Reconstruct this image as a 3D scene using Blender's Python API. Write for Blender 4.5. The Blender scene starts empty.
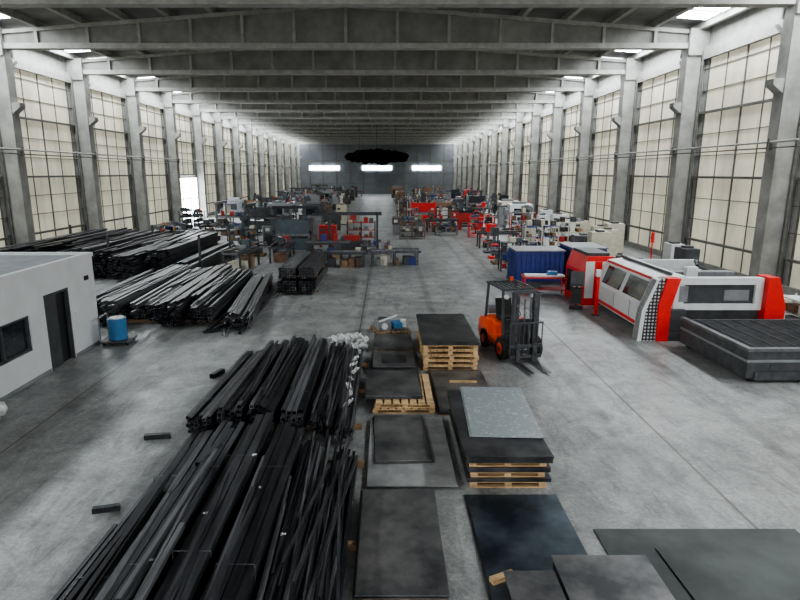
import bpy, bmesh, math, random
from mathutils import Matrix, Vector, Euler
R = random.Random(11)
scn = bpy.context.scene

# ------------------------------------------------------------ materials
MATS = {}
def mat(name, col, rough=.6, metal=0., var=.15, scale=3., bump=0., emit=0., stretch=(1,1,1), spec=.5, col2=None, lo=.35, hi=.65):
    m = bpy.data.materials.new(name); m.use_nodes = True
    nt = m.node_tree; N = nt.nodes; L = nt.links
    b = N['Principled BSDF']
    tc = N.new('ShaderNodeTexCoord'); mp = N.new('ShaderNodeMapping'); mp.inputs['Scale'].default_value = stretch
    nz = N.new('ShaderNodeTexNoise'); nz.inputs['Scale'].default_value = scale; nz.inputs['Detail'].default_value = 6; nz.inputs['Roughness'].default_value = .6
    L.new(tc.outputs['Object'], mp.inputs['Vector']); L.new(mp.outputs[0], nz.inputs['Vector'])
    cr = N.new('ShaderNodeValToRGB')
    c1 = tuple(max(0, c*(1-var)) for c in col[:3])+(1,)
    c2 = (tuple(col2)+(1,)) if col2 else tuple(min(1, c*(1+var)) for c in col[:3])+(1,)
    cr.color_ramp.elements[0].position = lo; cr.color_ramp.elements[0].color = c1
    cr.color_ramp.elements[1].position = hi; cr.color_ramp.elements[1].color = c2
    L.new(nz.outputs['Fac'], cr.inputs[0]); L.new(cr.outputs[0], b.inputs['Base Color'])
    b.inputs['Roughness'].default_value = rough; b.inputs['Metallic'].default_value = metal
    b.inputs['Specular IOR Level'].default_value = spec
    if bump:
        bp = N.new('ShaderNodeBump'); bp.inputs['Strength'].default_value = bump; bp.inputs['Distance'].default_value = .02
        L.new(nz.outputs['Fac'], bp.inputs['Height']); L.new(bp.outputs[0], b.inputs['Normal'])
    if emit:
        L.new(cr.outputs[0], b.inputs['Emission Color']); b.inputs['Emission Strength'].default_value = emit
    MATS[name] = m
    return m

mat('concrete', (.32,.32,.30), .85, var=.16, scale=2.2, bump=.2)
mat('concrete_web_shaded', (.22,.22,.205), .85, var=.2, scale=.9, bump=.2)  # beam concrete darkened, painting shade into the recessed webs
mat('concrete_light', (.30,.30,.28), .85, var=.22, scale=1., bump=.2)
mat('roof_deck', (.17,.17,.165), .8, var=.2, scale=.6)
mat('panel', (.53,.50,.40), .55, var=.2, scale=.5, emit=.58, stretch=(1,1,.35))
mat('panel_far', (.14,.155,.17), .6, var=.3, scale=.15)
mat('rib', (.13,.13,.115), .6, var=.2)
mat('skylight', (.9,.95,1.), .5, var=.02, emit=33.)
mat('window_glow', (.9,.95,1.), .5, var=.02, emit=14.)
mat('white_wall', (.60,.61,.62), .7, var=.05, scale=1.5)
mat('office_roof', (.20,.22,.23), .8, var=.2, scale=.8)
mat('dark', (.012,.012,.014), .5, var=.3)
mat('blot_black', (.003,.003,.003), 1., var=.3, spec=0.)
mat('glass_dark', (.02,.025,.03), .08, var=.3)
mat('steel_black', (.042,.044,.049), .32, .55, var=.5, scale=1.5, stretch=(6,.6,6))
mat('steel_dark', (.095,.098,.107), .32, .6, var=.5, scale=1.5, stretch=(6,.5,6))
mat('steel_mid', (.21,.215,.23), .34, .65, var=.4, scale=1.2, stretch=(6,.5,6))
mat('steel_rust', (.095,.078,.064), .6, .3, var=.4, scale=2)
mat('plate_dark', (.065,.07,.078), .34, .6, var=.5, scale=1.3, bump=.05, col2=(.14,.14,.142))
mat('plate_blue', (.055,.08,.105), .32, .6, var=.6, scale=.9, bump=.05, col2=(.14,.175,.21))
mat('plate_green', (.05,.058,.056), .5, .4, var=.45, scale=.8, bump=.05)
mat('plate_mid', (.14,.145,.155), .36, .55, var=.45, scale=1.4, bump=.05, col2=(.25,.245,.24))
mat('plate_light', (.40,.45,.47), .40, .35, var=.15, scale=14, col2=(.68,.72,.72), lo=.55, hi=.72)
mat('plate_grey', (.30,.305,.30), .5, .25, var=.25, scale=2.)
mat('wood', (.50,.34,.18), .8, var=.35, scale=3, stretch=(1,5,5))
mat('wood_dark', (.28,.18,.10), .8, var=.35, scale=3)
mat('plastic_white', (.62,.63,.62), .35, var=.2, scale=9)
mat('orange', (.80,.09,.02), .4, var=.08)
mat('red', (.70,.02,.018), .4, var=.08)
mat('red_dull', (.40,.025,.02), .5, var=.2)
mat('blue', (.025,.045,.20), .45, var=.2)
mat('blue_bright', (.05,.18,.36), .4, var=.15)
mat('teal', (.08,.11,.125), .5, var=.2)
mat('green_grey', (.15,.17,.155), .5, var=.2)
mat('cream', (.55,.52,.41), .5, var=.12)
mat('white_paint', (.64,.66,.66), .4, var=.06)
mat('grey_paint', (.20,.21,.22), .45, var=.15)
mat('grey_dark', (.055,.058,.063), .5, var=.25)
mat('bed_grey', (.065,.068,.072), .5, .2, var=.3, scale=4)
mat('slat_grey', (.12,.125,.13), .5, .3, var=.3, scale=4)
mat('rubber', (.015,.015,.015), .85, var=.3)
mat('yellow', (.55,.36,.05), .5, var=.15)
mat('brown', (.20,.12,.07), .7, var=.25)

def dots_mat():
    m = bpy.data.materials.new('perforated_panel'); m.use_nodes = True
    nt=m.node_tree;N=nt.nodes;L=nt.links;b=N['Principled BSDF']
    tc=N.new('ShaderNodeTexCoord'); v=N.new('ShaderNodeTexVoronoi'); v.inputs['Scale'].default_value=9; v.inputs['Randomness'].default_value=0
    L.new(tc.outputs['Object'],v.inputs['Vector'])
    r=N.new('ShaderNodeValToRGB'); r.color_ramp.elements[0].position=.30; r.color_ramp.elements[0].color=(.5,.5,.5,1)
    r.color_ramp.elements[1].position=.34; r.color_ramp.elements[1].color=(.02,.02,.022,1)
    L.new(v.outputs['Distance'],r.inputs[0]); L.new(r.outputs[0],b.inputs['Base Color']); b.inputs['Roughness'].default_value=.4
    MATS['dots']=m
dots_mat()

def floor_mat():
    m = bpy.data.materials.new('floor_concrete'); m.use_nodes = True
    nt=m.node_tree;N=nt.nodes;L=nt.links;b=N['Principled BSDF']
    tc=N.new('ShaderNodeTexCoord')
    def noise(s,d,r=.6,st=(1,1,1),dist=0):
        mp=N.new('ShaderNodeMapping'); mp.inputs['Scale'].default_value=st
        n=N.new('ShaderNodeTexNoise'); n.inputs['Scale'].default_value=s; n.inputs['Detail'].default_value=d; n.inputs['Roughness'].default_value=r; n.inputs['Distortion'].default_value=dist
        L.new(tc.outputs['Object'],mp.inputs[0]); L.new(mp.outputs[0],n.inputs['Vector']); return n.outputs['Fac']
    def ramp(src,p0,c0,p1,c1):
        r=N.new('ShaderNodeValToRGB'); e=r.color_ramp.elements
        e[0].position=p0;e[0].color=(c0,)*3+(1,);e[1].position=p1;e[1].color=(c1,)*3+(1,)
        L.new(src,r.inputs[0]); return r.outputs[0]
    def mul(a,bb):
        x=N.new('ShaderNodeMix'); x.data_type='RGBA'; x.blend_type='MULTIPLY'; x.inputs[0].default_value=1
        L.new(a,x.inputs[6]); L.new(bb,x.inputs[7]); return x.outputs[2]
    big=ramp(noise(.17,5,.6,dist=.8),.36,.72,.64,1.05)
    mid=ramp(noise(1.1,12,.84,dist=.5),.40,.62,.60,1.15)
    fine=ramp(noise(14,8,.8),.35,.72,.65,1.18)
    scuff=ramp(noise(1.4,7,.75,(1.6,.35,1),1.6),.52,1.0,.60,.74)
    wv=N.new('ShaderNodeTexWave'); wv.inputs['Scale'].default_value=.11; wv.inputs['Distortion'].default_value=5.5; wv.inputs['Detail'].default_value=2; wv.inputs['Detail Scale'].default_value=.35
    mpw=N.new('ShaderNodeMapping'); mpw.inputs['Scale'].default_value=(1,.22,1)
    L.new(tc.outputs['Object'],mpw.inputs[0]);L.new(mpw.outputs[0],wv.inputs['Vector'])
    tyre=ramp(wv.outputs['Fac'],.955,1.0,.99,.75)
    c=mul(mul(mul(mul(big,mid),fine),scuff),tyre)
    base=N.new('ShaderNodeRGB'); base.outputs[0].default_value=(.365,.375,.365,1)
    c=mul(c,base.outputs[0])
    sx=N.new('ShaderNodeSeparateXYZ'); L.new(tc.outputs['Object'],sx.inputs[0])
    def joint(src,off,per):
        a=N.new('ShaderNodeMath');a.operation='ADD';a.inputs[1].default_value=off;L.new(src,a.inputs[0])
        p=N.new('ShaderNodeMath');p.operation='PINGPONG';p.inputs[1].default_value=per/2;L.new(a.outputs[0],p.inputs[0])
        g=N.new('ShaderNodeMath');g.operation='LESS_THAN';g.inputs[1].default_value=.028;L.new(p.outputs[0],g.inputs[0]);return g.outputs[0]
    mx=joint(sx.outputs[0],7.45,6.55)
    jm=N.new('ShaderNodeMix');jm.data_type='RGBA';jm.inputs[7].default_value=(.08,.065,.05,1)
    fm=N.new('ShaderNodeMath');fm.operation='MULTIPLY';fm.inputs[1].default_value=.75;L.new(mx,fm.inputs[0])
    L.new(fm.outputs[0],jm.inputs[0]);L.new(c,jm.inputs[6])
    L.new(jm.outputs[2],b.inputs['Base Color'])
    rr=ramp(noise(1.3,8,.75),.35,.28,.65,.50); L.new(rr,b.inputs['Roughness'])
    b.inputs['Specular IOR Level'].default_value=.45
    bp=N.new('ShaderNodeBump');bp.inputs['Strength'].default_value=.18;bp.inputs['Distance'].default_value=.01
    L.new(noise(5,6,.7),bp.inputs['Height']);L.new(bp.outputs[0],b.inputs['Normal'])
    MATS['floor']=m
floor_mat()

# ------------------------------------------------------------ mesh builder
class M:
    def __init__(s): s.v=[];s.f=[];s.mi=[];s.sm=[];s.mn=[];s.X=Matrix.Identity(4)
    def k(s,name):
        if name not in s.mn: s.mn.append(name)
        return s.mn.index(name)
    def add(s,vs,fs,m,smooth=False):
        o=len(s.v); s.v+= [tuple(s.X@Vector(p)) for p in vs]
        i=s.k(m)
        for f in fs: s.f.append(tuple(a+o for a in f)); s.mi.append(i); s.sm.append(smooth)
    def box(s,x0,x1,y0,y1,z0,z1,m):
        s.add([(x0,y0,z0),(x1,y0,z0),(x1,y1,z0),(x0,y1,z0),(x0,y0,z1),(x1,y0,z1),(x1,y1,z1),(x0,y1,z1)],
              [(0,3,2,1),(4,5,6,7),(0,1,5,4),(1,2,6,5),(2,3,7,6),(3,0,4,7)],m)
    def cyl(s,p0,p1,r,m,n=12,r2=None,cap=True):
        p0=Vector(p0);p1=Vector(p1);d=(p1-p0).normalized();r2=r if r2 is None else r2
        a=d.cross(Vector((0,0,1)) if abs(d.z)<.9 else Vector((1,0,0))).normalized();b=d.cross(a)
        vs=[];
        for i in range(n):
            t=2*math.pi*i/n;o=a*math.cos(t)+b*math.sin(t);vs.append(p0+o*r);vs.append(p1+o*r2)
        s.add(vs,[(2*i,2*i+1,(2*i+3)%(2*n),(2*i+2)%(2*n)) for i in range(n)],m,True)
        if cap:
            s.add([vs[2*i] for i in range(n)],[tuple(range(n))],m); s.add([vs[2*i+1] for i in range(n)],[tuple(range(n-1,-1,-1))],m)
    def prism(s,pts,axis,a0,a1,m):
        def P(p,a):
            if axis=='x':return (a,p[0],p[1])
            if axis=='y':return (p[0],a,p[1])
            return (p[0],p[1],a)
        n=len(pts);vs=[P(p,a0) for p in pts]+[P(p,a1) for p in pts]
        fs=[tuple(range(n))[::-1],tuple(range(n,2*n))]+[(i,(i+1)%n,(i+1)%n+n,i+n) for i in range(n)]
        s.add(vs,fs,m)
    def bar(s,p0,p1,w,h,m):
        p0=Vector(p0);p1=Vector(p1);d=(p1-p0).normalized()
        up=Vector((0,0,1)) if abs(d.z)<.95 else Vector((0,1,0))
        a=d.cross(up).normalized()*w/2;b=a.cross(d).normalized()*h/2
        vs=[p0-a-b,p0+a-b,p0+a+b,p0-a+b,p1-a-b,p1+a-b,p1+a+b,p1-a+b]
        s.add(vs,[(0,1,2,3),(7,6,5,4),(0,4,5,1),(1,5,6,2),(2,6,7,3),(3,7,4,0)],m)
    def tube(s,p0,p1,w,h,m,t=.12):
        """hollow rectangular tube"""
        p0=Vector(p0);p1=Vector(p1);d=(p1-p0).normalized()
        a=d.cross(Vector((0,0,1))).normalized();b=a.cross(d).normalized()
        def ring(p,k):
            A=a*(w/2*k);B=b*(h/2*k);return [p-A-B,p+A-B,p+A+B,p-A+B]
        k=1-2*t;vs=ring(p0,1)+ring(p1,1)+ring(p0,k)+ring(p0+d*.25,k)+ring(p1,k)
        fs=[]
        for i in range(4):
            j=(i+1)%4
            fs.append((i,i+4,j+4,j)); fs.append((i,j,j+8,i+8)); fs.append((i+8,j+8,j+12,i+12)); fs.append((i+4,i+16,j+16,j+4))
        fs.append((16,17,18,19))
        s.add(vs,fs,m); s.add(vs[12:16],[(0,1,2,3)],'dark')  # dark face closes the bore, painting in the shade inside the tube
    def blob(s,c,r,m,seed=0,sub=2,amp=.35,sc=(1,1,1)):
        rr=random.Random(seed);bm=bmesh.new();bmesh.ops.create_icosphere(bm,subdivisions=sub,radius=1)
        vs=[];
        for v in bm.verts:
            q=v.co*(1+rr.uniform(-amp,amp));vs.append((c[0]+q.x*r*sc[0],c[1]+q.y*r*sc[1],c[2]+q.z*r*sc[2]))
        fs=[tuple(v.index for v in f.verts) for f in bm.faces];bm.free();s.add(vs,fs,m)
    def film(s,c,w,l,h,m,seed=0,n=9,rot=0):
        """crumpled plastic film sheet"""
        rr=random.Random(seed);vs=[];ca,sa=math.cos(rot),math.sin(rot)
        for i in range(n+1):
            for j in range(n+1):
                u=(i/n-.5)*w+rr.uniform(-.4,.4)*w/n; v=(j/n-.5)*l*(1+.3*math.sin(i*2.1))+rr.uniform(-.4,.4)*l/n
                vs.append((c[0]+u*ca-v*sa,c[1]+u*sa+v*ca,c[2]+rr.uniform(0,h)))
        fs=[(i*(n+1)+j,(i+1)*(n+1)+j,(i+1)*(n+1)+j+1,i*(n+1)+j+1) for i in range(n) for j in range(n) if rr.random()<.88]
        s.add(vs,fs,m)
    def pallet(s,x0,x1,y0,y1,z0,m='wood',h=.14):
        w=.1
        for yy in (y0,(y0+y1)/2-w/2,y1-w): 
            s.box(x0,x1,yy,yy+w,z0,z0+.02,m)
            for xx in (x0,(x0+x1)/2-.06,x1-.12): s.box(xx,xx+.12,yy,yy+w,z0+.02,z0+h-.045,m)
            s.box(x0,x1,yy,yy+w,z0+h-.045,z0+h-.025,m)
        n=max(3,int((x1-x0)/.17));st=(x1-x0)/n
        for i in range(n): s.box(x0+i*st+.02,x0+(i+1)*st-.02,y0,y1,z0+h-.025,z0+h,m)
    def obj(s,name,loc=(0,0,0),rot=0,bevel=0,scale=1):
        me=bpy.data.meshes.new(name)
        me.from_pydata([(a*scale,b*scale,c*scale) for a,b,c in s.v],[],s.f)
        for n in s.mn: me.materials.append(MATS[n])
        me.polygons.foreach_set('material_index',s.mi);me.polygons.foreach_set('use_smooth',s.sm)
        me.update()
        o=bpy.data.objects.new(name,me);scn.collection.objects.link(o)
        o.location=loc;o.rotation_euler=(0,0,math.radians(rot))
        if bevel:
            b=o.modifiers.new('bevel','BEVEL');b.width=bevel;b.segments=2;b.limit_method='ANGLE'
        return o

# ------------------------------------------------------------ building
XL,XR=-22.5,18.0; YB=-9.; YE=148.8; BAY=8.75; K0=26.3
cols=[K0+BAY*k for k in range(-4,15)]
XC=(XL+XR)/2
m=M(); m.box(XL-.6,XR+.6,YB,YE+.6,-.25,0,'floor'); m.obj('floor')
def wall(side):
    m=M(); x=XL if side=='left' else XR; s=1 if side=='left' else -1
    def bx(a,b,y0,y1,z0,z1,mt):
        xa,xb=sorted((x+s*a,x+s*b)); m.box(xa,xb,y0,y1,z0,z1,mt)
    bx(-.3,0,YB,YE+.3,0,13.6,'concrete')
    for i in range(len(cols)-1):
        y0=cols[i]+.42;y1=cols[i+1]-.42
        door=(side=='left' and abs(cols[i]-61.3)<.1)
        zb=5.0 if door else .35
        bx(0,.06,y0,y0+.5,zb,11.45,'concrete');bx(0,.06,y1-.5,y1,zb,11.45,'concrete')
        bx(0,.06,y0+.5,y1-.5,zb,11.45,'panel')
        n=4
        for j in range(n+1):
            yy=y0+.5+(y1-y0-1)*j/n; w=.05 if j%2 else .11
            bx(.06,.10,yy-w/2,yy+w/2,zb,11.45,'rib')
        z=1.5
        kk=0
        while z<11.3:
            t=.02 if kk%3 else .06
            if z>zb: bx(.06,.11 if kk%3 else .22,y0,y1,z-t,z+t,'rib')
            z+=1.18;kk+=1
        bx(0,.3,y0,y1,11.45,12.1,'concrete')
        bx(0,.2,y0,y1,0,.35,'concrete')
    m.obj('wall_'+side)
    if side=='left':
        m=M(); m.box(XL+.24,XL+.28,61.9,69.5,0.,4.7,'window_glow')
        for yy in (61.9,64.4,67,69.5): m.box(XL+.28,XL+.34,yy-.05,yy+.05,0,4.7,'rib')
        m.box(XL+.28,XL+.34,61.9,69.5,2.4,2.5,'rib');m.box(XL+.2,XL+.34,61.8,69.6,4.7,4.85,'rib')
        m.obj('door_1')
wall('left');wall('right')
for side in (-1,1):
    m=M()
    for y in cols:
        if side<0: a,b=XL+.02,XL+1.1
        else: a,b=XR-1.1,XR-.02
        m.box(a,b,y-.36,y+.36,0,12.1,'concrete_light')
        c0=b if side<0 else a; d=.45*(-side)
        m.prism([(c0,8.6),(c0+d,8.95),(c0+d,9.2),(c0,9.2)],'y',y-.28,y+.28,'concrete_light')
        m.box(a,b,y-.5,y-.3,11.7,13.1,'concrete_light');m.box(a,b,y+.3,y+.5,11.7,13.1,'concrete_light')
        m.bar(((a+b)/2,y+.36,10.6),((a+b)/2,y+1.6,11.7),.12,.12,'rib')
        pz=(a if side<0 else b)+(.25 if side<0 else -.25)
        m.cyl((pz,y-.48,.1),(pz,y-.48,11.9),.09,'rib',8)
    m.obj('wall_column_row')
    m=M(); xx=(XL+1.18) if side<0 else (XR-1.18)
    m.cyl((xx,YB,6.6),(xx,YE-.5,6.6),.05,'concrete',8); m.cyl((xx,YB,6.35),(xx,YE-.5,6.35),.03,'rib',8)
    for y in cols: m.box(xx-.09,xx+.09,y-.05,y+.05,6.25,6.75,'rib')
    m.obj('wall_conduit')
m=M(); m.box(XL-.3,XR+.3,YE,YE+.3,0,14.8,'panel_far')
for i in range(13):
    xx=XL+i*(XR-XL)/12; m.box(xx-.12,xx+.12,YE-.15,YE,0,13,'rib')
for z in (2.5,5.2,8.2,10.8): m.box(XL,XR,YE-.1,YE,z-.08,z+.08,'rib')
m.obj('wall_far')
for i,(a,b) in enumerate(((-19.2,-11.6),(-6.,1.5),(6.5,13.8))):
    m=M(); m.box(a,b,YE-.25,YE-.17,5.85,6.95,'window_glow')
    for j in range(5):
        x=a+(b-a)*j/4; m.box(x-.06,x+.06,YE-.32,YE-.25,5.8,7.,'rib')
    m.box(a,b,YE-.32,YE-.25,5.77,5.87,'rib');m.box(a,b,YE-.32,YE-.25,6.93,7.03,'rib')
    m.obj('window_%d'%(i+1))
def ztop(x): return 13.0+1.45*(1-abs(x-XC)/((XR-XL)/2))
m=M()
XA,XB=XL+.05,XR-.05
for y in cols:
    m.box(XA,XB,y-.29,y+.29,12.1,12.38,'concrete')
    m.prism([(XA,12.38),(XB,12.38),(XB,ztop(XB)-.2),(XC,ztop(XC)-.2),(XA,ztop(XA)-.2)],'y',y-.09,y+.09,'concrete_web_shaded')
    for a,b in ((XA,XC),(XC,XB)):
        m.prism([(a,ztop(a)-.2),(b,ztop(b)-.2),(b,ztop(b)),(a,ztop(a))],'y',y-.27,y+.27,'concrete')
    n=14
    for i in range(1,n):
        x=XA+(XB-XA)*i/n; m.box(x-.08,x+.08,y-.26,y+.26,12.38,ztop(x)-.19,'concrete')
m.obj('roof_beams')
m=M()
np_=17
for i in range(np_):
    x=XL+.5+(XR-XL-1)*i/(np_-1); z=ztop(x)
    m.box(x-.13,x+.13,YB,YE,z,z+.34,'concrete')
for i,(a,b) in enumerate(((XL-.3,XC),(XC,XR+.3))):
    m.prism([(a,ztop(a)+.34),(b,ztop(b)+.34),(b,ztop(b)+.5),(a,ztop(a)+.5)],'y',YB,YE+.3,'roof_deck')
for y in cols[:-1]:
    for f in (1/3,2/3):
        yy=y+BAY*f
        for a,b in ((XA,XC),(XC,XB)):
            m.prism([(a,ztop(a)+.22),(b,ztop(b)+.22),(b,ztop(b)+.34),(a,ztop(a)+.34)],'y',yy-.05,yy+.05,'concrete')
m.obj('ceiling')
m=M()
for y in cols[:-1]:
    for sx in (-1,1):
        for (d0,d1) in ((.75,2.3),):
            a,b=((XL+d0,XL+d1) if sx<0 else (XR-d1,XR-d0))
            y0,y1=y+1.2,y+BAY-1.2
            m.add([(a,y0,ztop(a)+.30),(b,y0,ztop(b)+.30),(b,y1,ztop(b)+.30),(a,y1,ztop(a)+.30)],[(0,3,2,1)],'skylight')
m.obj('roof_skylights')
m=M(); rr=random.Random(3); n=26; top=[];bot=[]
for i in range(n+1):
    t=i/n; x=-6.3+9.8*t; e=math.sin(math.pi*t)**.3
    top.append((x,7.85+.95*e*rr.uniform(.75,1.1)-.5*abs(t-.5)));bot.append((x,7.75-1.3*e*rr.uniform(.75,1.1)))
for i in range(n):
    m.add([(bot[i][0],90,bot[i][1]),(bot[i+1][0],90,bot[i+1][1]),(top[i+1][0],90.02,top[i+1][1]),(top[i][0],90.02,top[i][1])],[(0,1,2,3)],'blot_black')
for x in (-4,-1.4,1.4): m.bar((x,90,8.4),(x,90,14.2),.04,.04,'dark')
m.obj('blotted_out_banner')  # black shape copies a blotted-out area; cloth and hangers are made up

# ------------------------------------------------------------ office
m=M(); OX=-9.1; OY=17.8
m.box(-16,OX-.0,16.25,OY,0,2.78,'white_wall')
m.box(-16,OX-.15,8,16.25,0,2.78,'white_wall')
m.box(OX-.15,OX,8,12.2,0,2.78,'white_wall'); m.box(OX-.15,OX,14.35,15.05,0,2.78,'white_wall')
m.box(OX-.15,OX,12.2,14.35,0,.82,'white_wall');m.box(OX-.15,OX,12.2,14.35,1.75,2.78,'white_wall')
m.box(OX-.15,OX,15.05,16.25,2.1,2.78,'white_wall')
m.box(OX-.145,OX-.10,12.2,14.35,.82,1.75,'glass_dark')
for yy in (12.2,13.25,14.29): m.box(OX-.1,OX-.03,yy,yy+.06,.82,1.75,'grey_dark')
m.box(OX-.1,OX-.03,12.2,14.35,.82,.88,'grey_dark');m.box(OX-.1,OX-.03,12.2,14.35,1.69,1.75,'grey_dark')
m.box(OX-.148,OX-.12,15.05,16.25,0,2.1,'dark')
m.box(OX-.1,OX+.01,15.05,15.11,0,2.1,'grey_dark');m.box(OX-.1,OX+.01,16.19,16.25,0,2.1,'grey_dark')
m.box(OX-.1,OX+.01,15.05,16.25,2.04,2.1,'grey_dark')
m.box(OX-.09,OX-.05,15.12,15.7,.02,2.03,'grey_dark')
m.box(-16,OX-.12,8.1,OY-.12,2.78,2.82,'office_roof')
m.box(OX-.12,OX+.03,8,OY+.03,2.78,2.90,'white_wall');m.box(-16,OX-.12,OY-.12,OY+.03,2.78,2.90,'white_wall')
m.box(OX,OX+.015,8,15.0,0,.1,'grey_paint');m.box(OX,OX+.015,16.3,OY,0,.1,'grey_paint')
m.box(OX,OX+.03,16.5,16.6,1.2,1.32,'white_paint');m.box(OX,OX+.03,17.2,17.42,2.12,2.25,'dark')
m.obj('site_office')
m=M()
m.box(-.45,.45,-.4,.4,.1,.15,'grey_dark')
for a in (-.35,.35):
    for b in (-.3,.3): m.cyl((a-.03,b,.05),(a+.03,b,.05),.05,'rubber')
m.cyl((0,0,.15),(0,0,.82),.27,'blue_bright',20)
for z in (.2,.42,.62,.8): m.cyl((0,0,z-.015),(0,0,z+.015),.285,'blue_bright',20)
m.cyl((0,0,.82),(0,0,.85),.22,'plastic_white',16)
m.bar((-.42,-.35,.15),(-.42,-.35,.9),.04,.04,'grey_paint');m.bar((-.42,.35,.15),(-.42,.35,.9),.04,.04,'grey_paint');m.bar((-.42,-.35,.9),(-.42,.35,.9),.04,.04,'grey_paint')
m.obj('oil_drum_cart',(-8.5,17.75,0),6)
m=M(); m.blob((0,0,.22),.3,'plastic_white',4,2,.12,(1,.8,.7)); m.blob((.1,-.3,.18),.25,'plastic_white',5,2,.12,(1,.8,.7)); m.obj('plastic_sack_pile',(-8.65,11.9,0))

# ------------------------------------------------------------ tube piles
SM=['steel_black','steel_black','steel_dark','steel_dark','steel_mid']
def bundle(m,x0,x1,y0,y1,z0,h,s,mt=None,jit=.25,yaw=0,strap=True,rnd=R,skew=0):
    n=max(2,int((x1-x0)/s)); L=max(1,int(h/s)); s2=(x1-x0)/n
    cx=(x0+x1)/2; cy=(y0+y1)/2
    old=m.X; m.X=old@Matrix.Translation((cx,cy,0))@Matrix.Rotation(math.radians(yaw),4,'Z')@Matrix.Translation((-cx,-cy,0))
    base=mt or rnd.choice(SM)
    for l in range(L):
        for i in range(n):
            if l==L-1 and rnd.random()<.2: continue
            x=x0+(i+.5)*s2; z=z0+(l+.5)*s
            a=y0+rnd.uniform(-jit,jit);b=y1+rnd.uniform(-jit,jit)
            mm=base if rnd.random()<.6 else rnd.choice(SM)
            dx=rnd.uniform(-.2,.2)*s*.5
            m.tube((x+dx,a,z),(x-dx,b,z),s2*.88,s*.93,mm)
    if strap:
        for f in (.2,.5,.8):
            yy=y0+(y1-y0)*f; zt=z0+L*s+.002
            m.box(x0-.006,x1+.006,yy,yy+.016,zt,zt+.003,'steel_mid')
            m.box(x0-.01,x0-.006,yy,yy+.016,z0,zt,'rib');m.box(x1+.006,x1+.01,yy,yy+.016,z0,zt,'rib')
    m.X=old
def loose(m,n,x0,x1,y0,y1,z0,z1,smin,smax,ang,lmin,lmax,rnd=R,mats=SM):
    for i in range(n):
        L=rnd.uniform(lmin,lmax);s=rnd.uniform(smin,smax);a=math.radians(rnd.gauss(0,ang))
        cx=rnd.uniform(x0,x1);cy=rnd.uniform(y0,y1);z=rnd.uniform(z0,z1)
        d=Vector((math.sin(a),math.cos(a),rnd.uniform(-.004,.004)))
        c=Vector((cx,cy,z)); p0=c-d*L/2;p1=c+d*L/2
        p0.z=max(p0.z,s/2+.005);p1.z=max(p1.z,s/2+.005)
        m.tube(p0,p1,s,s*rnd.choice([1,1,.5,.3]),rnd.choice(mats))
def timbers(m,x0,x1,ys,h=.1):
    for y in ys: m.box(x0,x1,y-.05,y+.05,0,h,'wood_dark')

m=M(); rn=random.Random(21)
timbers(m,-3.95,-.4,(3.4,5.2,7.4,9.8))
bundle(m,-3.86,-3.36,2.2,10.5,.1,.26,.12,'steel_mid',.15,.6,True,rn)
bundle(m,-3.24,-2.78,2.2,10.4,.1,.50,.115,'steel_dark',.2,-.5,True,rn)
bundle(m,-2.66,-2.2,2.2,10.6,.1,.58,.115,'steel_dark',.2,.3,True,rn)
bundle(m,-2.1,-1.62,2.2,10.3,.1,.5,.10,'steel_black',.25,-.5,True,rn)
bundle(m,-1.5,-1.12,2.2,10.0,.1,.32,.06,'steel_dark',.3,.6,False,rn)
bundle(m,-1.0,-.55,2.2,9.8,.1,.22,.05,'steel_black',.4,-.6,False,rn)
loose(m,54,-1.5,-.6,4.5,8.2,.34,.46,.02,.045,1.9,3,6,rn,SM+['steel_mid'])
loose(m,10,-3.1,-1.7,5,7.5,.68,.73,.03,.07,1.2,3,6,rn,['steel_mid','steel_dark','steel_mid'])
loose(m,6,-3.7,-3.0,5,7.5,.40,.5,.05,.08,1.0,4,6,rn)
for p,q in (((-.95,5.2,.52),(-.5,9.2,.5)),((-.5,5.0,.5),(-.75,8.6,.53)),((-1.3,6.4,.5),(-.95,8.9,.52)),((-1.1,6.0,.55),(-.62,10.2,.5))): m.tube(p,q,.04,.04,'steel_dark')
m.tube((-3.05,8.6,.68),(-2.9,9.3,.68),.1,.1,'steel_dark')
for (x,y,z) in ((-2.5,7.2,.69),(-1.9,8.0,.62),(-2.9,6.3,.62),(-1.4,7.0,.50),(-2.2,8.9,.69)): m.film((x,y,z),.07,.05,.02,'plastic_white',int(y*10),3)
m.obj('steel_tube_pile')
m=M()
for a,b in (((-4.14,3.2,.04),(-4.0,10.0,.04)),((-4.26,3.0,.04),(-4.12,7.9,.04))): m.tube(a,b,.06,.06,'steel_dark')
m.obj('steel_tube_pair')
m=M(); rn=random.Random(33)
timbers(m,-4.1,-.5,(11.4,13.5,15.4))
bundle(m,-3.95,-3.42,10.95,15.3,.1,.46,.08,'steel_dark',.12,-2.6,True,rn)
bundle(m,-3.32,-2.86,10.95,15.7,.1,.62,.10,'steel_dark',.12,-1.6,True,rn)
bundle(m,-2.74,-2.26,10.95,16.0,.1,.62,.085,'steel_black',.15,-1.0,True,rn)
bundle(m,-2.14,-1.68,10.95,16.2,.1,.6,.10,'steel_mid',.15,0,True,rn)
bundle(m,-1.56,-1.12,10.95,16.1,.1,.4,.06,'steel_dark',.25,.8,True,rn)
bundle(m,-1.02,-.66,10.8,16.0,.1,.22,.05,'steel_mid',.3,0,False,rn)
loose(m,40,-1.5,-.8,12.8,14.0,.44,.54,.025,.05,2.0,2.5,4.6,rn,SM+['steel_mid'])
loose(m,9,-3.3,-1.8,12.9,14.0,.75,.79,.03,.06,1.2,3,4.4,rn)
m.obj('steel_tube_pile')
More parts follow.
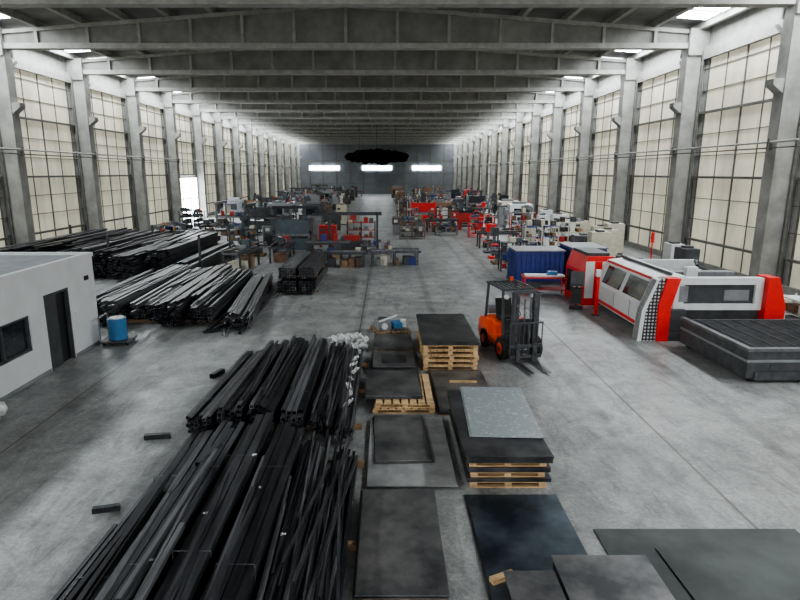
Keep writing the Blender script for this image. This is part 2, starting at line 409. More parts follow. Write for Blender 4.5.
for (x,y,z,s,sd) in ((-1.45,16.95,.0,.5,1),(-.85,17.05,.0,.46,2)):
    m=M()
    for i in range(4): m.film((rr.uniform(-.1,.1),rr.uniform(-.1,.1),.02+i*.11),s,s*.9,.14,'plastic_white',sd*10+i,10,i*.7)
    m.obj('crumpled_plastic_film',(x,y,z))
m=M()
rn=random.Random(9)
for i in range(9):
    y=11.6+i*.5; m.film((-.76+rn.uniform(-.10,.06),y,.46+rn.uniform(0,.05)),rn.uniform(.06,.14),rn.uniform(.2,.42),.08,'plastic_white',i,7,rn.uniform(-.4,.4))
m.obj('plastic_film_strip')
for (x,y,a,L,s) in ((-4.5,14.7,20,.5,.12),(-4.66,10.95,80,.5,.1),(-4.48,8.35,75,.40,.09),(-5.9,19.0,60,.6,.08)):
    m=M();m.tube((-L/2,0,s/2+.002),(L/2,0,s/2+.002),s,s,'steel_black');m.obj('tube_offcut',(x,y,0),90-a)

m=M(); rn=random.Random(12)
timbers(m,-11.6,-5.5,(20.4,23.5,26.6))
x=-11.5
for w,h,s,yo,yl in ((1.0,.55,.11,.4,8),(.9,.8,.10,0,8.5),(1.1,.65,.12,.6,8),(.95,.85,.10,-.2,8.6),(.9,.6,.12,.1,8)):
    bundle(m,x,x+w-.06,19.8+yo,19.8+yo+yl,.1,h,s,None,.35,rn.uniform(1,3),True,rn); x+=w+.1
bundle(m,-6.0,-5.1,19.4,27.8,.1,.4,.1,'steel_dark',.5,6,False,rn)
loose(m,14,-10.6,-6.5,22.5,25,.86,.93,.05,.1,3,4,7,rn)
loose(m,12,-6.0,-4.9,20.9,24,.06,.1,.06,.1,5,4,6,rn)
m.obj('steel_tube_pile')
m=M(); rn=random.Random(14)
timbers(m,-19.5,-9.9,(30,33.5,37))
x=-19.6
for i in range(8):
    w=1.2; h=(1.5,1.6,1.3,1.6,1.45,1.2,1.35,.8)[i]
    bundle(m,x,x+w-.12,29+rn.uniform(-.8,.6),38.5+rn.uniform(-.6,.6),.1,h,.15,None,.4,rn.uniform(-.6,1),True,rn); x+=w+.03
loose(m,26,-19,-11.5,32,35.5,1.62,1.75,.06,.12,3,5,8,rn)
for xx in (-19.8,-14.65,-9.85):
    for yy in (30.5,36.5): m.box(xx-.05,xx+.05,yy-.05,yy+.05,0,2.1,'grey_dark')
m.obj('steel_tube_rack')
m=M(); rn=random.Random(15)
m.X=Matrix.Translation((.35,.9,0))
timbers(m,-5.2,-3.4,(24.8,27,29.))
bundle(m,-5.15,-4.3,24.2,29.6,.1,.55,.13,'steel_dark',.06,0,True,rn)
bundle(m,-4.2,-3.45,24.2,29.6,.1,.55,.13,'steel_black',.06,0,True,rn)
for y in (25.2,28): m.box(-5.15,-3.45,y,y+.1,.64,.72,'wood_dark')
bundle(m,-5.1,-4.35,24.4,29.8,.72,.5,.12,'steel_mid',.06,0,True,rn)
bundle(m,-4.2,-3.5,24.4,29.8,.72,.5,.12,'steel_dark',.06,0,True,rn)
m.obj('square_tube_bundle')

# ------------------------------------------------------------ plate stacks
m=M();m.pallet(-.3,.75,6.3,8.6,0,'wood',.13)
m.box(-.42,.78,6.22,8.7,.13,.15,'plate_dark');m.box(-.40,.80,6.24,8.67,.152,.17,'plate_mid')
m.box(-.38,.79,6.22,8.68,.172,.19,'plate_mid')
m.obj('steel_plate_stack',bevel=.003)
m=M();m.pallet(-.2,1.05,9.2,11.6,0,'wood_dark',.06)
m.box(-.33,1.22,8.98,11.85,.06,.08,'plate_grey')
m.X=Matrix.Translation((.35,10.8,0))@Matrix.Rotation(math.radians(2),4,'Z')
m.box(-.6,.48,-1.05,1.0,.082,.11,'plate_dark');m.box(-.58,.46,-1.02,1.03,.112,.13,'plate_mid')
m.obj('steel_plate_stack',bevel=.003)
m=M();m.pallet(-.3,1.1,12.2,14.3,0,'wood',.12);m.pallet(-.25,1.1,12.25,14.2,.12,'wood',.10)
m.box(-.5,.85,12.5,14.5,.22,.25,'plate_dark');m.X=Matrix.Rotation(math.radians(1.5),4,'Z');m.box(-.15,1.15,12.55,14.3,.252,.28,'plate_mid')
m.obj('steel_plate_stack',bevel=.003)
m=M();m.pallet(-.3,.85,14.9,16.2,0,'wood',.14)
m.box(-.42,.9,14.8,16.3,.14,.18,'plate_dark');m.box(-.36,.8,14.85,16.25,.182,.21,'plate_mid')
m.box(-.1,.55,15.1,15.8,.212,.23,'plate_dark')
m.obj('steel_plate_stack',bevel=.003)
m=M();m.pallet(-.3,.75,16.7,18.0,0,'wood_dark',.14);m.box(-.38,.8,16.65,18.1,.14,.19,'plate_mid');m.obj('steel_plate_stack')
m=M();m.pallet(-.6,.6,-.5,.5,0,'wood_dark',.12)
m.box(-.5,-.05,-.3,.3,.12,.42,'grey_paint');m.box(.05,.35,-.25,.2,.12,.34,'blue_bright');m.cyl((.45,0,.12),(.45,0,.4),.1,'plastic_white')
m.cyl((-.3,-.32,.3),(-.3,-.42,.3),.1,'plastic_white');m.cyl((-.5,.4,.2),(.5,.42,.2),.06,'steel_mid');m.bar((-.45,-.3,.46),(.3,.3,.48),.05,.05,'white_paint')
m.box(.1,.5,-.45,-.3,.12,.2,'steel_mid');m.cyl((-.05,.1,.44),(-.4,.1,.46),.06,'grey_dark')
m.obj('welding_equipment_pallet',(.15,19.1,0),15)
m=M();z=0
for i in range(5):
    dx=R.uniform(-.04,.04);m.pallet(1.02+dx,2.5+dx,15.1,18.3,z,'wood',.145);z+=.147
m.box(.98,2.52,15.05,18.4,z,z+.025,'plate_dark');m.box(1.0,2.54,15.08,18.38,z+.027,z+.05,'plate_dark');m.box(.99,2.5,15.1,18.35,z+.052,z+.075,'plate_dark')
m.obj('plate_stack_on_pallets',bevel=.003)
m=M();m.box(1.15,2.5,12.1,15.0,.02,.06,'plate_dark');m.box(1.2,2.55,12.15,14.8,.062,.1,'plate_mid');m.box(1.15,2.45,12.1,15.0,0,.02,'wood_dark')
m.box(1.6,2.3,13.9,13.97,.1,.14,'wood');m.obj('floor_steel_sheets')
m=M()
m.pallet(1.45,2.75,9.05,11.9,0,'wood',.14)
m.box(1.38,2.82,9.0,12.0,.14,.20,'plate_dark')
m.pallet(1.45,2.72,9.05,11.9,.20,'wood',.12)
m.box(1.4,2.8,9.0,12.0,.32,.40,'plate_dark');m.pallet(1.42,2.74,9.05,11.9,.40,'wood',.10)
for i in range(6):
    d=R.uniform(-.03,.03);m.box(1.36+d,2.82+d,8.97+d,12.02+d,.50+i*.024,.52+i*.024,'plate_dark')
m.X=Matrix.Translation((2.2,10.85,0))@Matrix.Rotation(math.radians(-3),4,'Z')
m.box(-.63,.66,-1.2,1.25,.645,.665,'plate_light');m.box(-.6,.69,-1.23,1.22,.667,.685,'plate_light')
m.obj('galvanised_sheet_stack',bevel=.003)
m=M();m.box(1.3,2.85,5.4,8.8,.002,.025,'plate_dark');m.box(1.34,2.83,5.5,8.75,.027,.045,'plate_blue');m.obj('floor_steel_sheets')
m=M();m.box(0,.35,-.05,.05,0,.07,'wood');m.obj('wood_block',(1.38,6.62,.046),25)
m=M();m.pallet(1.6,2.15,4.4,6.2,.05,'wood_dark',.12);m.box(1.52,2.14,4.3,6.45,.17,.30,'plate_dark');m.box(1.5,2.15,4.3,6.5,.302,.33,'plate_mid');m.obj('steel_plate_stack',bevel=.003)
m=M();m.pallet(2.25,3.1,4.4,6.6,.05,'wood_dark',.14);m.box(2.2,3.4,4.3,6.72,.19,.33,'plate_dark');m.box(2.18,3.43,4.3,6.77,.332,.36,'plate_mid');m.obj('steel_plate_stack',bevel=.003)
m=M();m.box(3.15,6.2,4.6,7.85,.002,.02,'plate_green');m.X=Matrix.Translation((4.9,6.2,0))@Matrix.Rotation(math.radians(1.5),4,'Z');m.box(-1.0,1.2,-1.5,1.2,.022,.04,'plate_green')
m.obj('floor_steel_sheets')

# ------------------------------------------------------------ forklift (faces -Y)
m=M()
for sx in (-1,1):
    x0,x1=(.42*sx,.62*sx)
    m.cyl((x0,-.55,.34),(x1,-.55,.34),.34,'rubber',24);m.cyl((x0,-.55,.34),(x1+.01*sx,-.55,.34),.19,'orange',16);m.cyl((x0,-.55,.34),(x1+.03*sx,-.55,.34),.07,'grey_dark',10)
    m.cyl((x0,.85,.28),(x1,.85,.28),.28,'rubber',24);m.cyl((x0,.85,.28),(x1+.01*sx,.85,.28),.15,'orange',16)
m.prism([(-.15,.2),(-.15,.62),(-.35,.72),(-.6,.74),(-.6,.3),(-.25,.2)],'x',-.42,.42,'grey_dark')
m.box(-.56,.56,-.15,.58,.28,.62,'orange')
m.box(-.62,.62,-.1,.5,.22,.32,'grey_dark')
m.prism([(.5,.45),(.5,.98),(1.2,.95),(1.38,.8),(1.42,.5),(1.35,.25),(1.15,.22),(1.15,.5),(.95,.6),(.7,.6),(.55,.45)],'x',-.58,.58,'orange')
m.prism([(.15,.6),(.15,.86),(.3,.95),(1.0,1.02),(1.1,.95),(1.1,.6)],'x',-.48,.48,'orange')
m.box(-.4,.4,1.40,1.44,.55,.8,'grey_dark')
m.box(-.26,.26,.2,.68,.98,1.10,'rubber');m.prism([(.6,1.08),(.74,1.08),(.86,1.58),(.76,1.6)],'x',-.25,.25,'rubber')
m.prism([(-.55,.7),(-.3,.7),(-.34,1.18),(-.55,1.22)],'x',-.42,.42,'grey_dark')
m.cyl((0,-.36,1.15),(0,-.18,1.30),.025,'grey_dark',8)
for i in range(16):
    a=i*math.pi/8;b=(i+1)*math.pi/8
    f=lambda t:Vector((.17*math.cos(t),-.18+.17*math.sin(t)*.75,1.32+.17*math.sin(t)*.6))
    m.cyl(f(a),f(b),.014,'rubber',6)
m.cyl((-.3,-.4,1.2),(-.3,-.33,1.4),.01,'dark',6);m.cyl((.3,-.4,1.2),(.3,-.33,1.4),.01,'dark',6)
for sx in (-1,1):
    m.bar((.5*sx,-.5,.75),(.48*sx,-.32,2.08),.07,.07,'grey_dark')
    m.bar((.5*sx,.98,.95),(.46*sx,.92,2.08),.07,.07,'grey_dark')
    m.bar((.48*sx,-.38,2.1),(.48*sx,.98,2.1),.07,.07,'grey_dark')
m.bar((-.5,-.36,2.1),(.5,-.36,2.1),.07,.07,'grey_dark');m.bar((-.5,.95,2.1),(.5,.95,2.1),.07,.07,'grey_dark')
for i in range(6): m.bar((-.36+i*.144,-.36,2.11),(-.36+i*.144,.95,2.11),.03,.04,'grey_dark')
for sx in (-1,1): m.cyl((.42*sx,-.42,1.9),(.42*sx,-.50,1.9),.07,'plastic_white',12)
m.cyl((.3,.9,2.13),(.3,.9,2.25),.05,'orange',10)
m.cyl((-.35,1.2,1.15),(.35,1.2,1.15),.15,'grey_paint',16)
for sx in (-1,1):
    m.box(.36*sx-.045,.36*sx+.045,-.98,-.82,.12,2.12,'grey_dark')
    m.box(.27*sx-.04,.27*sx+.04,-1.0,-.86,.15,2.1,'steel_dark')
    m.cyl((.2*sx,-.83,.2),(.2*sx,-.83,1.95),.035,'steel_mid',10)
    m.bar((.4*sx,-.85,1.0),(.44*sx,-.45,.75),.05,.05,'grey_dark')
for z in (.25,1.1,2.07): m.box(-.36,.36,-.9,-.84,z,z+.1,'grey_dark')
m.cyl((-.02,-.9,.3),(-.02,-.9,1.9),.03,'steel_mid',8)
m.box(-.5,.5,-1.06,-1.0,.16,.26,'grey_dark');m.box(-.5,.5,-1.06,-1.0,.48,.58,'grey_dark')
for i in range(8): x=-.5+i*1./7; m.box(x-.015,x+.015,-1.05,-1.02,.26,1.22,'grey_dark')
m.box(-.52,.52,-1.06,-1.02,1.2,1.25,'grey_dark')
for sx in (-1,1):
    x=.26*sx
    m.box(x-.06,x+.06,-1.11,-1.06,.06,.62,'steel_dark')
    m.prism([(-1.11,.05),(-1.06,.05),(-1.06,.10),(-2.1,.075),(-2.12,.055)],'x',x-.06,x+.06,'steel_dark')
m.obj('forklift',(3.76,16.72,0),11,bevel=.008,scale=.96)

# ------------------------------------------------------------ laser cutter
m=M()
m.box(.3,4.0,.2,5.2,0,.25,'grey_dark')
prof=[(0,.25),(0,1.0),(.35,1.95),(1.2,2.05),(1.2,.25)]
m.prism(prof,'y',.55,5.0,'white_paint')
def slant(y0,y1,t0,t1,mt,off=.012):
    a=Vector((0,1.0));b=Vector((.35,1.95));n=Vector((-.94,.34))*off
    p=a.lerp(b,t0)+n;q=a.lerp(b,t1)+n
    m.add([(p.x,y0,p.y),(p.x,y1,p.y),(q.x,y1,q.y),(q.x,y0,q.y)],[(0,3,2,1)],mt)
slant(.9,2.6,.12,.82,'glass_dark');slant(2.9,4.6,.12,.82,'glass_dark')
slant(.65,4.9,.9,.98,'red')
m.box(-.012,0,.7,4.8,.3,.42,'red');m.box(-.014,0,.6,.8,.42,1.0,'red')
for y in (1.8,3.2): m.box(-.01,0,y,y+.02,.45,.98,'grey_dark')
m.box(.02,1.2,.3,.55,.25,1.0,'grey_dark')
m.prism([(-.35,0),(-.28,1.0),(.10,2.0),(.42,2.05),(.22,1.2),(.25,0)],'y',.22,.55,'dots')
m.prism([(.25,0),(.22,1.2),(.42,2.05),(.85,2.05),(.62,1.1),(.62,0)],'y',.15,.56,'red')
m.prism([(-.35,0),(-.28,1.0),(.10,2.0),(.2,2.03),(-.16,1.0),(-.22,0)],'y',.18,.57,'white_paint')
m.box(.85,3.7,.5,.8,1.78,2.0,'white_paint');m.box(.85,3.7,.5,.8,.95,1.15,'white_paint');m.box(.85,1.0,.5,.8,1.15,1.78,'white_paint')
m.box(3.45,3.7,.5,.8,1.15,1.78,'white_paint');m.box(1.0,3.45,.6,.64,1.15,1.78,'grey_dark')
m.box(1.0,1.3,.52,.6,1.22,1.73,'grey_paint');m.box(2.5,3.3,.57,.6,1.25,1.6,'grey_paint')
m.box(.85,3.7,.6,.8,.25,.95,'grey_dark')
m.prism([(3.7,0),(3.7,2.05),(4.05,2.05),(4.35,1.1),(4.35,0)],'y',.3,.95,'red')
m.box(3.7,4.1,.95,5.0,.25,1.6,'white_paint')
m.box(1.2,3.7,.8,5.0,.25,1.15,'grey_dark');m.box(1.2,3.8,2.3,2.7,1.15,1.9,'grey_paint');m.box(2.0,2.4,2.1,2.3,1.2,2.1,'white_paint')
m.box(1.2,3.8,4.8,5.0,1.15,1.95,'white_paint')
for i in range(8): m.box(1.3,3.7,1.+i*.15,1.02+i*.15,1.15,1.2,'steel_mid')
m.bar((.9,.9,2.07),(.9,4.9,2.07),.06,.08,'grey_dark');m.bar((3.9,.9,1.65),(3.9,4.9,1.65),.06,.08,'grey_dark')
m.cyl((3.0,3.3,1.95),(3.6,4.6,1.95),.06,'dark',8)
m.obj('laser_cutting_machine',(8.42,17.75,0),0,bevel=.012)
m=M()
m.box(0,5.2,0,.12,.12,.85,'bed_grey');m.box(0,5.2,3.2,3.3,.12,.85,'bed_grey');m.box(0,.12,.12,3.2,.12,.85,'bed_grey');m.box(5.08,5.2,.12,3.2,.12,.85,'bed_grey')
m.box(.12,5.08,.12,3.2,.3,.5,'dark')
m.box(-.06,5.26,-.06,.1,.85,.93,'slat_grey');m.box(-.06,.1,.1,3.3,.85,.93,'slat_grey')
m.box(-.03,5.2,-.03,.0,.55,.62,'grey_paint');m.box(-.03,.0,0,3.3,.55,.62,'grey_paint')
m.box(.2,5.0,-.05,0,.08,.3,'bed_grey')
for i in range(30):
    y=.2+i*.1; m.box(.14,5.06,y,y+.015,.5,.84,'bed_grey')
for i in range(9): x=.4+i*.55; m.box(x,x+.03,.12,3.2,.5,.86,'bed_grey')
for x in (.15,1.6,3.2,4.8):
    for y in (.1,3.0): m.box(x,x+.2,y,y+.2,0,.3,'dark')
for x in (.6,1.7,2.8,3.9): m.box(x,x+.8,-.012,0,.34,.5,'grey_dark')
m.obj('laser_shuttle_table',(9.25,14.15,0),1,bevel=.005)
m=M()
m.prism([(0,0),(0,1.4),(.2,2.0),(1.2,2.0),(1.2,0)],'y',0,2.2,'red')
m.box(-.015,0,.2,1.0,.3,1.25,'white_paint');m.box(-.015,0,1.15,2.0,.3,1.25,'dark')
m.box(.1,1.1,-.02,0,.3,1.8,'white_paint');m.box(.45,.75,-.03,-.02,.3,1.8,'red');m.box(.2,1.1,.2,2.,2.,2.12,'grey_dark')
m.obj('laser_source_cabinet',(7.95,23.1,0),0,bevel=.015)
m=M()
m.box(0,.5,0,.4,0,.08,'dark');m.box(.2,.3,.15,.25,.08,1.05,'grey_dark');m.prism([(0,1.0),(.05,1.0),(.18,1.5),(.1,1.52)],'x',0,.5,'grey_dark');m.box(0,.5,-.2,.1,.98,1.03,'grey_dark');m.box(.05,.45,-.25,.0,.3,.9,'dark')
m.obj('control_console',(7.25,22.4,0),-20)
m=M()
m.box(-.12,.12,-.12,.12,0,.03,'grey_dark');m.box(-.05,.05,-.05,.05,.03,1.7,'red');m.box(-.08,.08,-.08,.08,1.5,1.75,'white_paint')
m.obj('safety_light_post',(7.95,21.4,0))
def bluebox(w,d,h,mt='blue'):
    m=M();m.box(0,w,0,d,.1,h,mt)
    n=int(w/.22)
    for i in range(n): x=i*w/n+.04; m.box(x,x+.1,-.04,0,.18,h-.1,mt)
    n=int(d/.22)
    for i in range(n): y=i*d/n+.04; m.box(-.04,0,y,y+.1,.18,h-.1,mt)
    m.box(-.05,w+.05,-.05,d+.05,h,h+.06,'grey_paint');m.box(-.05,w+.05,-.05,d+.05,.04,.12,'grey_dark')
    for x in (0,w-.1):
        for y in (0,d-.1): m.box(x,x+.1,y,y+.1,0,.1,'dark')
    return m
bluebox(2.3,1.8,1.6).obj('blue_ribbed_container',(6.25,27.6,0))
bluebox(1.6,2.2,1.75).obj('blue_ribbed_container',(8.9,27.4,0))
m=M()
m.box(0,1.9,0,.9,.78,.84,'red_dull')
for x in (.05,1.8):
    for y in (.05,.8): m.box(x,x+.06,y,y+.06,0,.78,'red')
m.box(.1,1.8,.2,.7,.84,.9,'white_paint');m.box(.1,1.8,.1,.8,.25,.29,'red_dull');m.box(.3,.8,.3,.6,.29,.55,'grey_dark');m.box(1.1,1.5,.3,.6,.9,1.05,'blue_bright')
m.obj('work_table',(6.0,24.9,0),-5)
m=M()
m.box(0,1.6,0,.6,.0,.08,'grey_dark')
for z in (.5,1.0): m.box(0,1.6,0,.6,z,z+.04,'white_paint')
for x in (0,1.55): m.box(x,x+.05,0,.05,0,1.1,'white_paint');m.box(x,x+.05,.55,.6,0,1.1,'white_paint')
m.box(.1,.7,.1,.5,.54,.85,'white_paint');m.box(.9,1.4,.1,.5,.54,.8,'brown');m.box(.2,1.3,.1,.5,.08,.4,'grey_paint');m.box(.3,.7,.1,.5,1.04,1.3,'cream')
m.obj('storage_shelf',(14.6,18.6,0),90)
m=M();m.box(0,1.2,0,1,0,.12,'wood')
for i in range(3): m.blob((.3+i*.3,.5,.35),.3,'wood' if i%2 else 'cream',i,2,.1,(1,1.3,.7))
m.obj('sack_pallet',(14.8,22.0,0))

# ------------------------------------------------------------ workshop machines
def lathe(c,c2):
    m=M();m.box(-1.3,-.5,-.35,.35,0,.75,c);m.box(.7,1.3,-.35,.35,0,.75,c);m.box(-.5,.7,-.3,.3,.3,.45,'grey_dark')
    m.box(-1.3,1.35,-.25,.25,.75,.92,'steel_mid');m.box(-1.35,-.65,-.35,.35,.92,1.45,c2);m.cyl((-.65,0,1.15),(-.5,0,1.15),.2,'steel_mid',14)
    m.box(-.1,.25,-.35,.35,.92,1.1,c2);m.box(-.02,.15,-.15,.15,1.1,1.3,'grey_dark');m.box(.95,1.2,-.15,.15,.92,1.3,c2);m.cyl((.7,0,1.2),(.95,0,1.2),.05,'steel_mid',8)
    m.box(-1.3,1.3,.36,.40,.75,1.6,c);m.cyl((.1,-.36,1.0),(.1,-.42,1.0),.1,'steel_mid',10);m.box(-1.2,-.9,-.37,-.35,1.1,1.35,'white_paint');return m
def mill(c,c2):
    m=M();m.box(-.5,.5,-.4,.7,0,.35,c);m.prism([(.1,.35),(.7,.35),(.6,2.0),(.15,2.0)],'x',-.3,.3,c)
    m.box(-.25,.25,-.55,.6,1.75,2.1,c2);m.cyl((0,-.4,1.35),(0,-.4,1.75),.12,c2,12);m.cyl((0,-.4,1.15),(0,-.4,1.35),.04,'steel_mid',8)
    m.box(-.2,.2,-.45,.1,.35,.85,c);m.box(-.75,.75,-.6,0,.88,1.0,'steel_mid');m.cyl((0,-.3,2.1),(0,-.3,2.4),.16,c,12);m.box(.4,.75,-.5,-.35,1.3,1.7,'grey_dark');m.bar((.3,.2,1.9),(.6,-.4,1.6),.04,.04,'grey_dark');return m
def drill(c,c2):
    m=M();m.box(-.3,.3,-.35,.35,0,.12,c);m.cyl((0,.15,.12),(0,.15,1.9),.08,'steel_mid',12);m.box(-.22,.22,-.4,.1,.85,.92,c);m.box(-.2,.2,-.4,.4,1.45,1.95,c2);m.cyl((0,-.25,1.2),(0,-.25,1.45),.05,'steel_mid',8);m.cyl((.2,-.1,1.6),(.38,-.25,1.45),.015,'dark',6);m.cyl((0,.3,1.95),(0,.3,2.1),.13,c,10);return m
def cabinet(c,c2):
    m=M();w=R.uniform(.8,1.3);h=R.uniform(1.5,2.1);m.box(-w/2,w/2,-.35,.35,.08,h,c);m.box(-w/2+.03,-.01,-.37,-.35,.15,h-.06,c2);m.box(.01,w/2-.03,-.37,-.35,.15,h-.06,c2)
    m.box(-w/2,w/2,-.33,.33,0,.08,'dark');m.box(.05,.08,-.40,-.37,h*.5,h*.6,'dark');m.box(-w/2+.1,-.1,-.375,-.37,h*.75,h*.85,'grey_dark');m.box(-.2,.2,-.2,.2,h,h+.1,'grey_dark');return m
def cnc(c,c2):
    m=M();m.box(-1.2,1.2,-.8,.8,.1,.8,c);m.prism([(-.8,.8),(-.55,2.0),(.8,2.1),(.8,.8)],'x',-1.2,1.2,c2);m.add([(-.8,-.79,.9),(.4,-.79,.9),(.4,-.6,1.75),(-.8,-.6,1.75)],[(0,1,2,3)],'glass_dark')
    m.box(.65,1.1,-.9,-.62,1.1,1.75,'grey_dark');m.box(-.8,.6,.0,.6,2.05,2.3,'grey_paint');m.box(-1.15,1.15,-.75,.75,0,.1,'dark');m.cyl((1.0,.5,2.1),(1.0,.5,2.5),.03,'red',6);return m
def bench(c,c2):
    m=M();m.box(-1,1,-.4,.4,.8,.87,c)
    for x in (-.92,.92):
        for y in (-.34,.34): m.bar((x,y,0),(x,y,.8),.07,.07,c2)
    m.box(-.9,.9,-.3,.3,.25,.3,c2)
    for i in range(6):
        x=-.8+i*.3;h=R.uniform(.08,.35);m.box(x,x+R.uniform(.12,.25),-.25,R.uniform(0,.25),.87,.87+h,R.choice(PAL))
    for i in range(4):
        x=-.8+i*.42;m.box(x,x+.3,-.2,.2,.3,.3+R.uniform(.1,.35),R.choice(PAL))
    m.cyl((.7,-.2,.87),(.7,-.2,1.05),.08,'blue',10);return m
def rack(c,c2):
    m=M();h=R.uniform(1.5,2.3)
    for x in (-1,0,1):
        for y in (-.35,.35): m.box(x-.03,x+.03,y-.03,y+.03,0,h,c)
    for k in range(4):
        z=.15+k*(h-.25)/3;m.box(-1,1,-.35,.35,z,z+.04,c2)
        for i in range(5):
            if R.random()<.8:
                x=-.9+i*.37;m.box(x,x+R.uniform(.18,.32),-.3,R.uniform(.05,.3),z+.04,z+R.uniform(.14,.42),R.choice(PAL))
    return m
def partspallet(c,c2):
    m=M();m.pallet(-.7,.7,-.5,.5,0,'wood_dark',.14)
    for i in range(7):
        x=R.uniform(-.6,.3);y=R.uniform(-.45,.1);m.box(x,x+R.uniform(.2,.4),y,y+R.uniform(.2,.4),.14,.14+R.uniform(.1,.7),R.choice(PAL))
    for i in range(4):
        y=R.uniform(-.4,.4);z=R.uniform(.3,.9);m.cyl((-.8,y,z),(.8,y+R.uniform(-.2,.2),z),R.uniform(.03,.07),'steel_mid',8)
    return m
def frame(c,c2):
    m=M();h=R.uniform(.7,1.1)
    for y in (-.5,.5):
        m.bar((-1.5,y,h),(1.5,y,h),.12,.14,c)
        for x in (-1.3,0,1.3): m.bar((x,y,0),(x,y,h),.1,.1,c)
    for x in (-1.4,-.7,0,.7,1.4): m.bar((x,-.5,h),(x,.5,h),.1,.1,c2)
    for i in range(5): y=R.uniform(-.5,.5);m.bar((-1.4,y,h+.12),(1.4,y+R.uniform(-.1,.1),h+.12),.07,.07,R.choice(['steel_dark','steel_mid','steel_mid','steel_rust']))
    for i in range(5):
        x=R.uniform(-1.3,.8);m.box(x,x+R.uniform(.3,.5),-.45,.35,.0,R.uniform(.3,.6),R.choice(PAL))
    for i in range(4):
        x=R.uniform(-1.2,.9);m.box(x,x+R.uniform(.2,.4),-.3,.1,h+.15,h+R.uniform(.25,.6),R.choice(PAL))
    return m
def gantry(c,c2):
    m=M();h=2.6
    for x in (-1.6,1.6):
        m.bar((x,0,0),(x,0,h),.14,.14,c);m.bar((x,-.6,.06),(x,.6,.06),.12,.12,c);m.bar((x,-.5,.1),(x,0,1.0),.06,.06,c);m.bar((x,.5,.1),(x,0,1.0),.06,.06,c)
    m.bar((-1.9,0,h),(1.9,0,h),.14,.22,c);m.box(-.2,.2,-.15,.15,h-.4,h-.1,c2);m.cyl((0,0,h-1.1),(0,0,h-.4),.015,'dark',6)
    m.box(-1.0,.9,-.4,.4,.1,.8,'grey_dark');m.box(-.7,.4,-.3,.3,.8,1.15,c2);return m
def press(c,c2):
    m=M()
    for x in (-1.3,1.15): m.prism([(-.7,0),(-.7,.9),(-.2,1.0),(-.2,1.3),(-.7,1.5),(-.6,2.3),(.6,2.3),(.6,0)],'x',x,x+.15,c)
    m.box(-1.15,1.15,-.5,-.3,.2,.95,c2);m.box(-1.15,1.15,-.55,-.3,1.3,2.2,c2);m.box(-1.1,1.1,-.45,-.4,1.12,1.3,'steel_mid');m.box(-1.15,1.15,.1,.5,1.6,2.2,c);m.cyl((-.6,-.4,2.2),(-.6,-.4,2.55),.12,'grey_dark',10);m.cyl((.6,-.4,2.2),(.6,-.4,2.55),.12,'grey_dark',10);return m
PAL=['grey_dark','grey_dark','steel_mid','steel_dark','grey_paint','red_dull','blue','brown','teal','wood_dark','cream','steel_rust','grey_dark']
KIND={'lathe':lathe,'milling_machine':mill,'pillar_drill':drill,'electrical_cabinet':cabinet,'cnc_machine':cnc,'workbench':bench,'parts_rack':rack,'parts_pallet':partspallet,'steel_trestle':frame,'press_brake':press,'gantry_hoist':gantry}
def put(k,x,y,rot=0,c='grey_dark',c2='grey_paint'): KIND[k](c,c2).obj(k,(x,y,0),rot)
def fill(x0,x1,y0,y1,dx,dy,kinds,cp,prob=.9):
    y=y0
    while y<y1:
        x=x0
        while x<=x1:
            if R.random()<prob:
                k=R.choice(kinds); put(k,x+R.uniform(-.15,.15),y+R.uniform(-.2,.2),R.choice([0,0,90,180,270]) if dx>3.2 and dy>3.2 else R.choice([0,180]),R.choice(cp),R.choice(cp))
            x+=dx
        y+=dy
dk=['grey_dark','grey_dark','grey_dark','teal','grey_paint','steel_rust','steel_dark','steel_black','grey_dark','grey_paint','brown']
allk=['lathe','milling_machine','pillar_drill','workbench','parts_rack','parts_pallet','steel_trestle','electrical_cabinet','press_brake','gantry_hoist']
put('steel_trestle',-2.6,33.2,0,'grey_dark','steel_mid');put('steel_trestle',.5,34.0,5,'steel_dark','steel_mid')
put('workbench',-.6,36.3,0,'steel_dark','grey_paint');put('steel_trestle',-3.6,36.4,0,'grey_dark','grey_dark')
put('gantry_hoist',-2.2,39.3,0,'grey_dark','red_dull')
put('press_brake',-6.3,39.4,0,'grey_dark','teal');put('steel_trestle',-6.4,35.6,90,'steel_dark','grey_dark')
put('lathe',-7.8,43.2,20,'grey_dark','green_grey');put('milling_machine',-10.8,44.6,0,'teal','grey_dark')
put('steel_trestle',-8.2,32.6,80,'grey_dark','steel_mid');put('parts_pallet',-8.6,37.6,0);put('parts_rack',-1.8,42.2,0,'grey_dark','red_dull')
put('electrical_cabinet',-4.2,42.2,0,'red','red_dull');put('parts_pallet',-13.5,41.8,10);put('steel_trestle',-16.5,46.5,0,'white_paint','white_paint')
put('parts_rack',-10.2,41.3,0,'grey_dark','grey_dark');put('gantry_hoist',-7.2,46.6,0,'steel_black','grey_dark');put('steel_trestle',-16.2,42.6,0,'steel_dark','grey_dark')
put('workbench',-12.9,47.4,0,'white_paint','grey_paint')
put('electrical_cabinet',-4.6,60.6,0,'cream','cream');put('cnc_machine',-7.6,62.2,0,'teal','grey_dark');put('cnc_machine',-11.5,63.3,0,'grey_dark','grey_paint')
fill(-18.5,-8.9,50.6,60,3.4,3.4,allk,dk,.95)
fill(-5.6,-2.2,45.6,58,3.4,3.0,allk,dk,1)
fill(-18.5,-3.0,67,140,3.9,4.4,allk+['cnc_machine'],dk+['cream'],.9)
put('press_brake',3.9,61.5,0,'red','red');put('electrical_cabinet',5.9,61.5,0,'white_paint','white_paint')
fill(2.0,5.2,47.5,58,3.2,3.0,['workbench','parts_rack','parts_pallet','milling_machine','lathe','steel_trestle'],['steel_rust','brown','grey_dark','grey_paint','grey_dark'],.98)
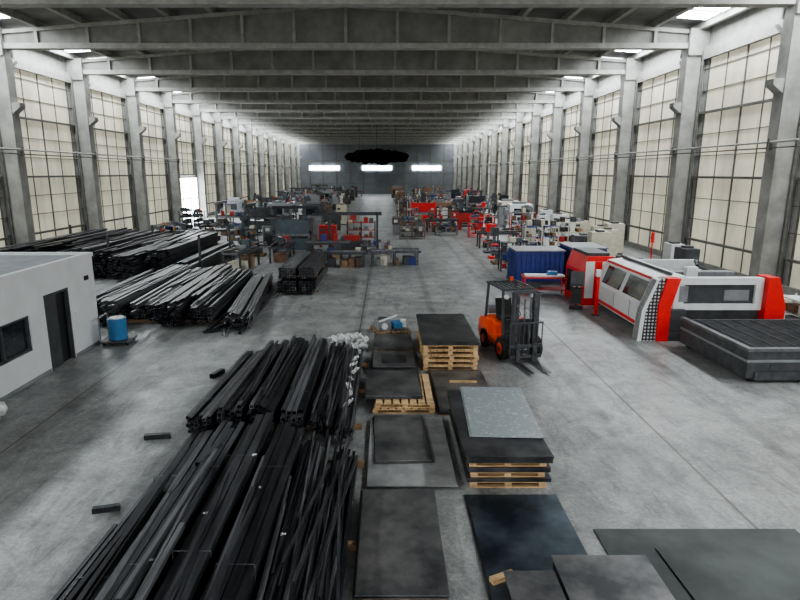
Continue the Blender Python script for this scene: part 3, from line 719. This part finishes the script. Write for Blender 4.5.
fill(2.4,6.0,65.5,138,3.6,5.,['parts_rack','parts_pallet','electrical_cabinet','workbench','cnc_machine'],['brown','cream','grey_dark','grey_paint','steel_rust'],.95)
put('parts_rack',7.3,31.8,0,'grey_dark','grey_dark');put('parts_pallet',7.0,34.2,0,'red','red')
put('pillar_drill',6.8,36.4,0,'red','grey_dark');put('pillar_drill',6.9,39.0,0,'grey_dark','red')
fill(7.9,11.3,42,72,3.4,3.2,['pillar_drill','workbench','parts_rack','parts_pallet','milling_machine','lathe','steel_trestle'],['red','grey_dark','grey_dark','red_dull','grey_paint','dark','red'],.98)
fill(9.4,12.0,32.5,39,2.6,3.0,['parts_rack','electrical_cabinet','workbench','parts_pallet'],['blue','grey_dark','cream','grey_paint'],.95)
for (x,y,c) in ((13.9,36.5,'cream'),(15.1,38.5,'cream'),(15.2,41.2,'cream'),(13.6,43.5,'white_paint'),(15.2,45.5,'cream'),(14.2,48.,'white_paint'),(13.9,52,'white_paint'),(15.,55,'white_paint'),(13.9,58,'green_grey')):
    put('electrical_cabinet',x,y,0,c,c)
put('cnc_machine',14.2,62,0,'white_paint','white_paint');put('cnc_machine',14.2,68,0,'grey_paint','cream')
fill(8.8,15.8,75,140,3.5,5.0,allk+['cnc_machine'],dk+['red','cream'],.9)
put('electrical_cabinet',14.4,27.6,90,'grey_dark','grey_paint');put('electrical_cabinet',15.2,30.5,90,'white_paint','cream')
put('workbench',12.2,29.3,0,'grey_dark','grey_paint')
m=M();m.cyl((0,0,0),(0,0,.55),.1,'red',14);m.cyl((0,0,.55),(0,0,.62),.1,'red',14,r2=.03);m.cyl((0,0,.62),(0,0,.7),.03,'dark',8);m.bar((0,0,.68),(-.12,0,.66),.03,.02,'dark');m.cyl((-.05,0,.66),(-.12,0,.2),.015,'dark',6)
m.bar((0,.0,-1.2),(0,0,.0),.06,.06,'red');m.box(-.15,.15,-.15,.15,-1.2,-1.16,'grey_dark');m.box(-.13,.13,-.1,.1,-.03,0,'red')
m.obj('fire_extinguisher',(16.1,35.0,1.2))

# ------------------------------------------------------------ world, camera
w=bpy.data.worlds.new('World');scn.world=w;w.use_nodes=True
bg=w.node_tree.nodes['Background'];bg.inputs[0].default_value=(.96,.97,1,1);bg.inputs[1].default_value=2.5
try: scn.view_settings.look='AgX - Medium High Contrast'
except Exception: pass
cam=bpy.data.cameras.new('cam');co=bpy.data.objects.new('camera',cam);scn.collection.objects.link(co)
co.location=(0,0,5.3);co.rotation_euler=(math.radians(90-12.4),0,0)
cam.sensor_width=36;cam.lens=26.1;cam.shift_x=.0175;cam.clip_end=400
scn.camera=co
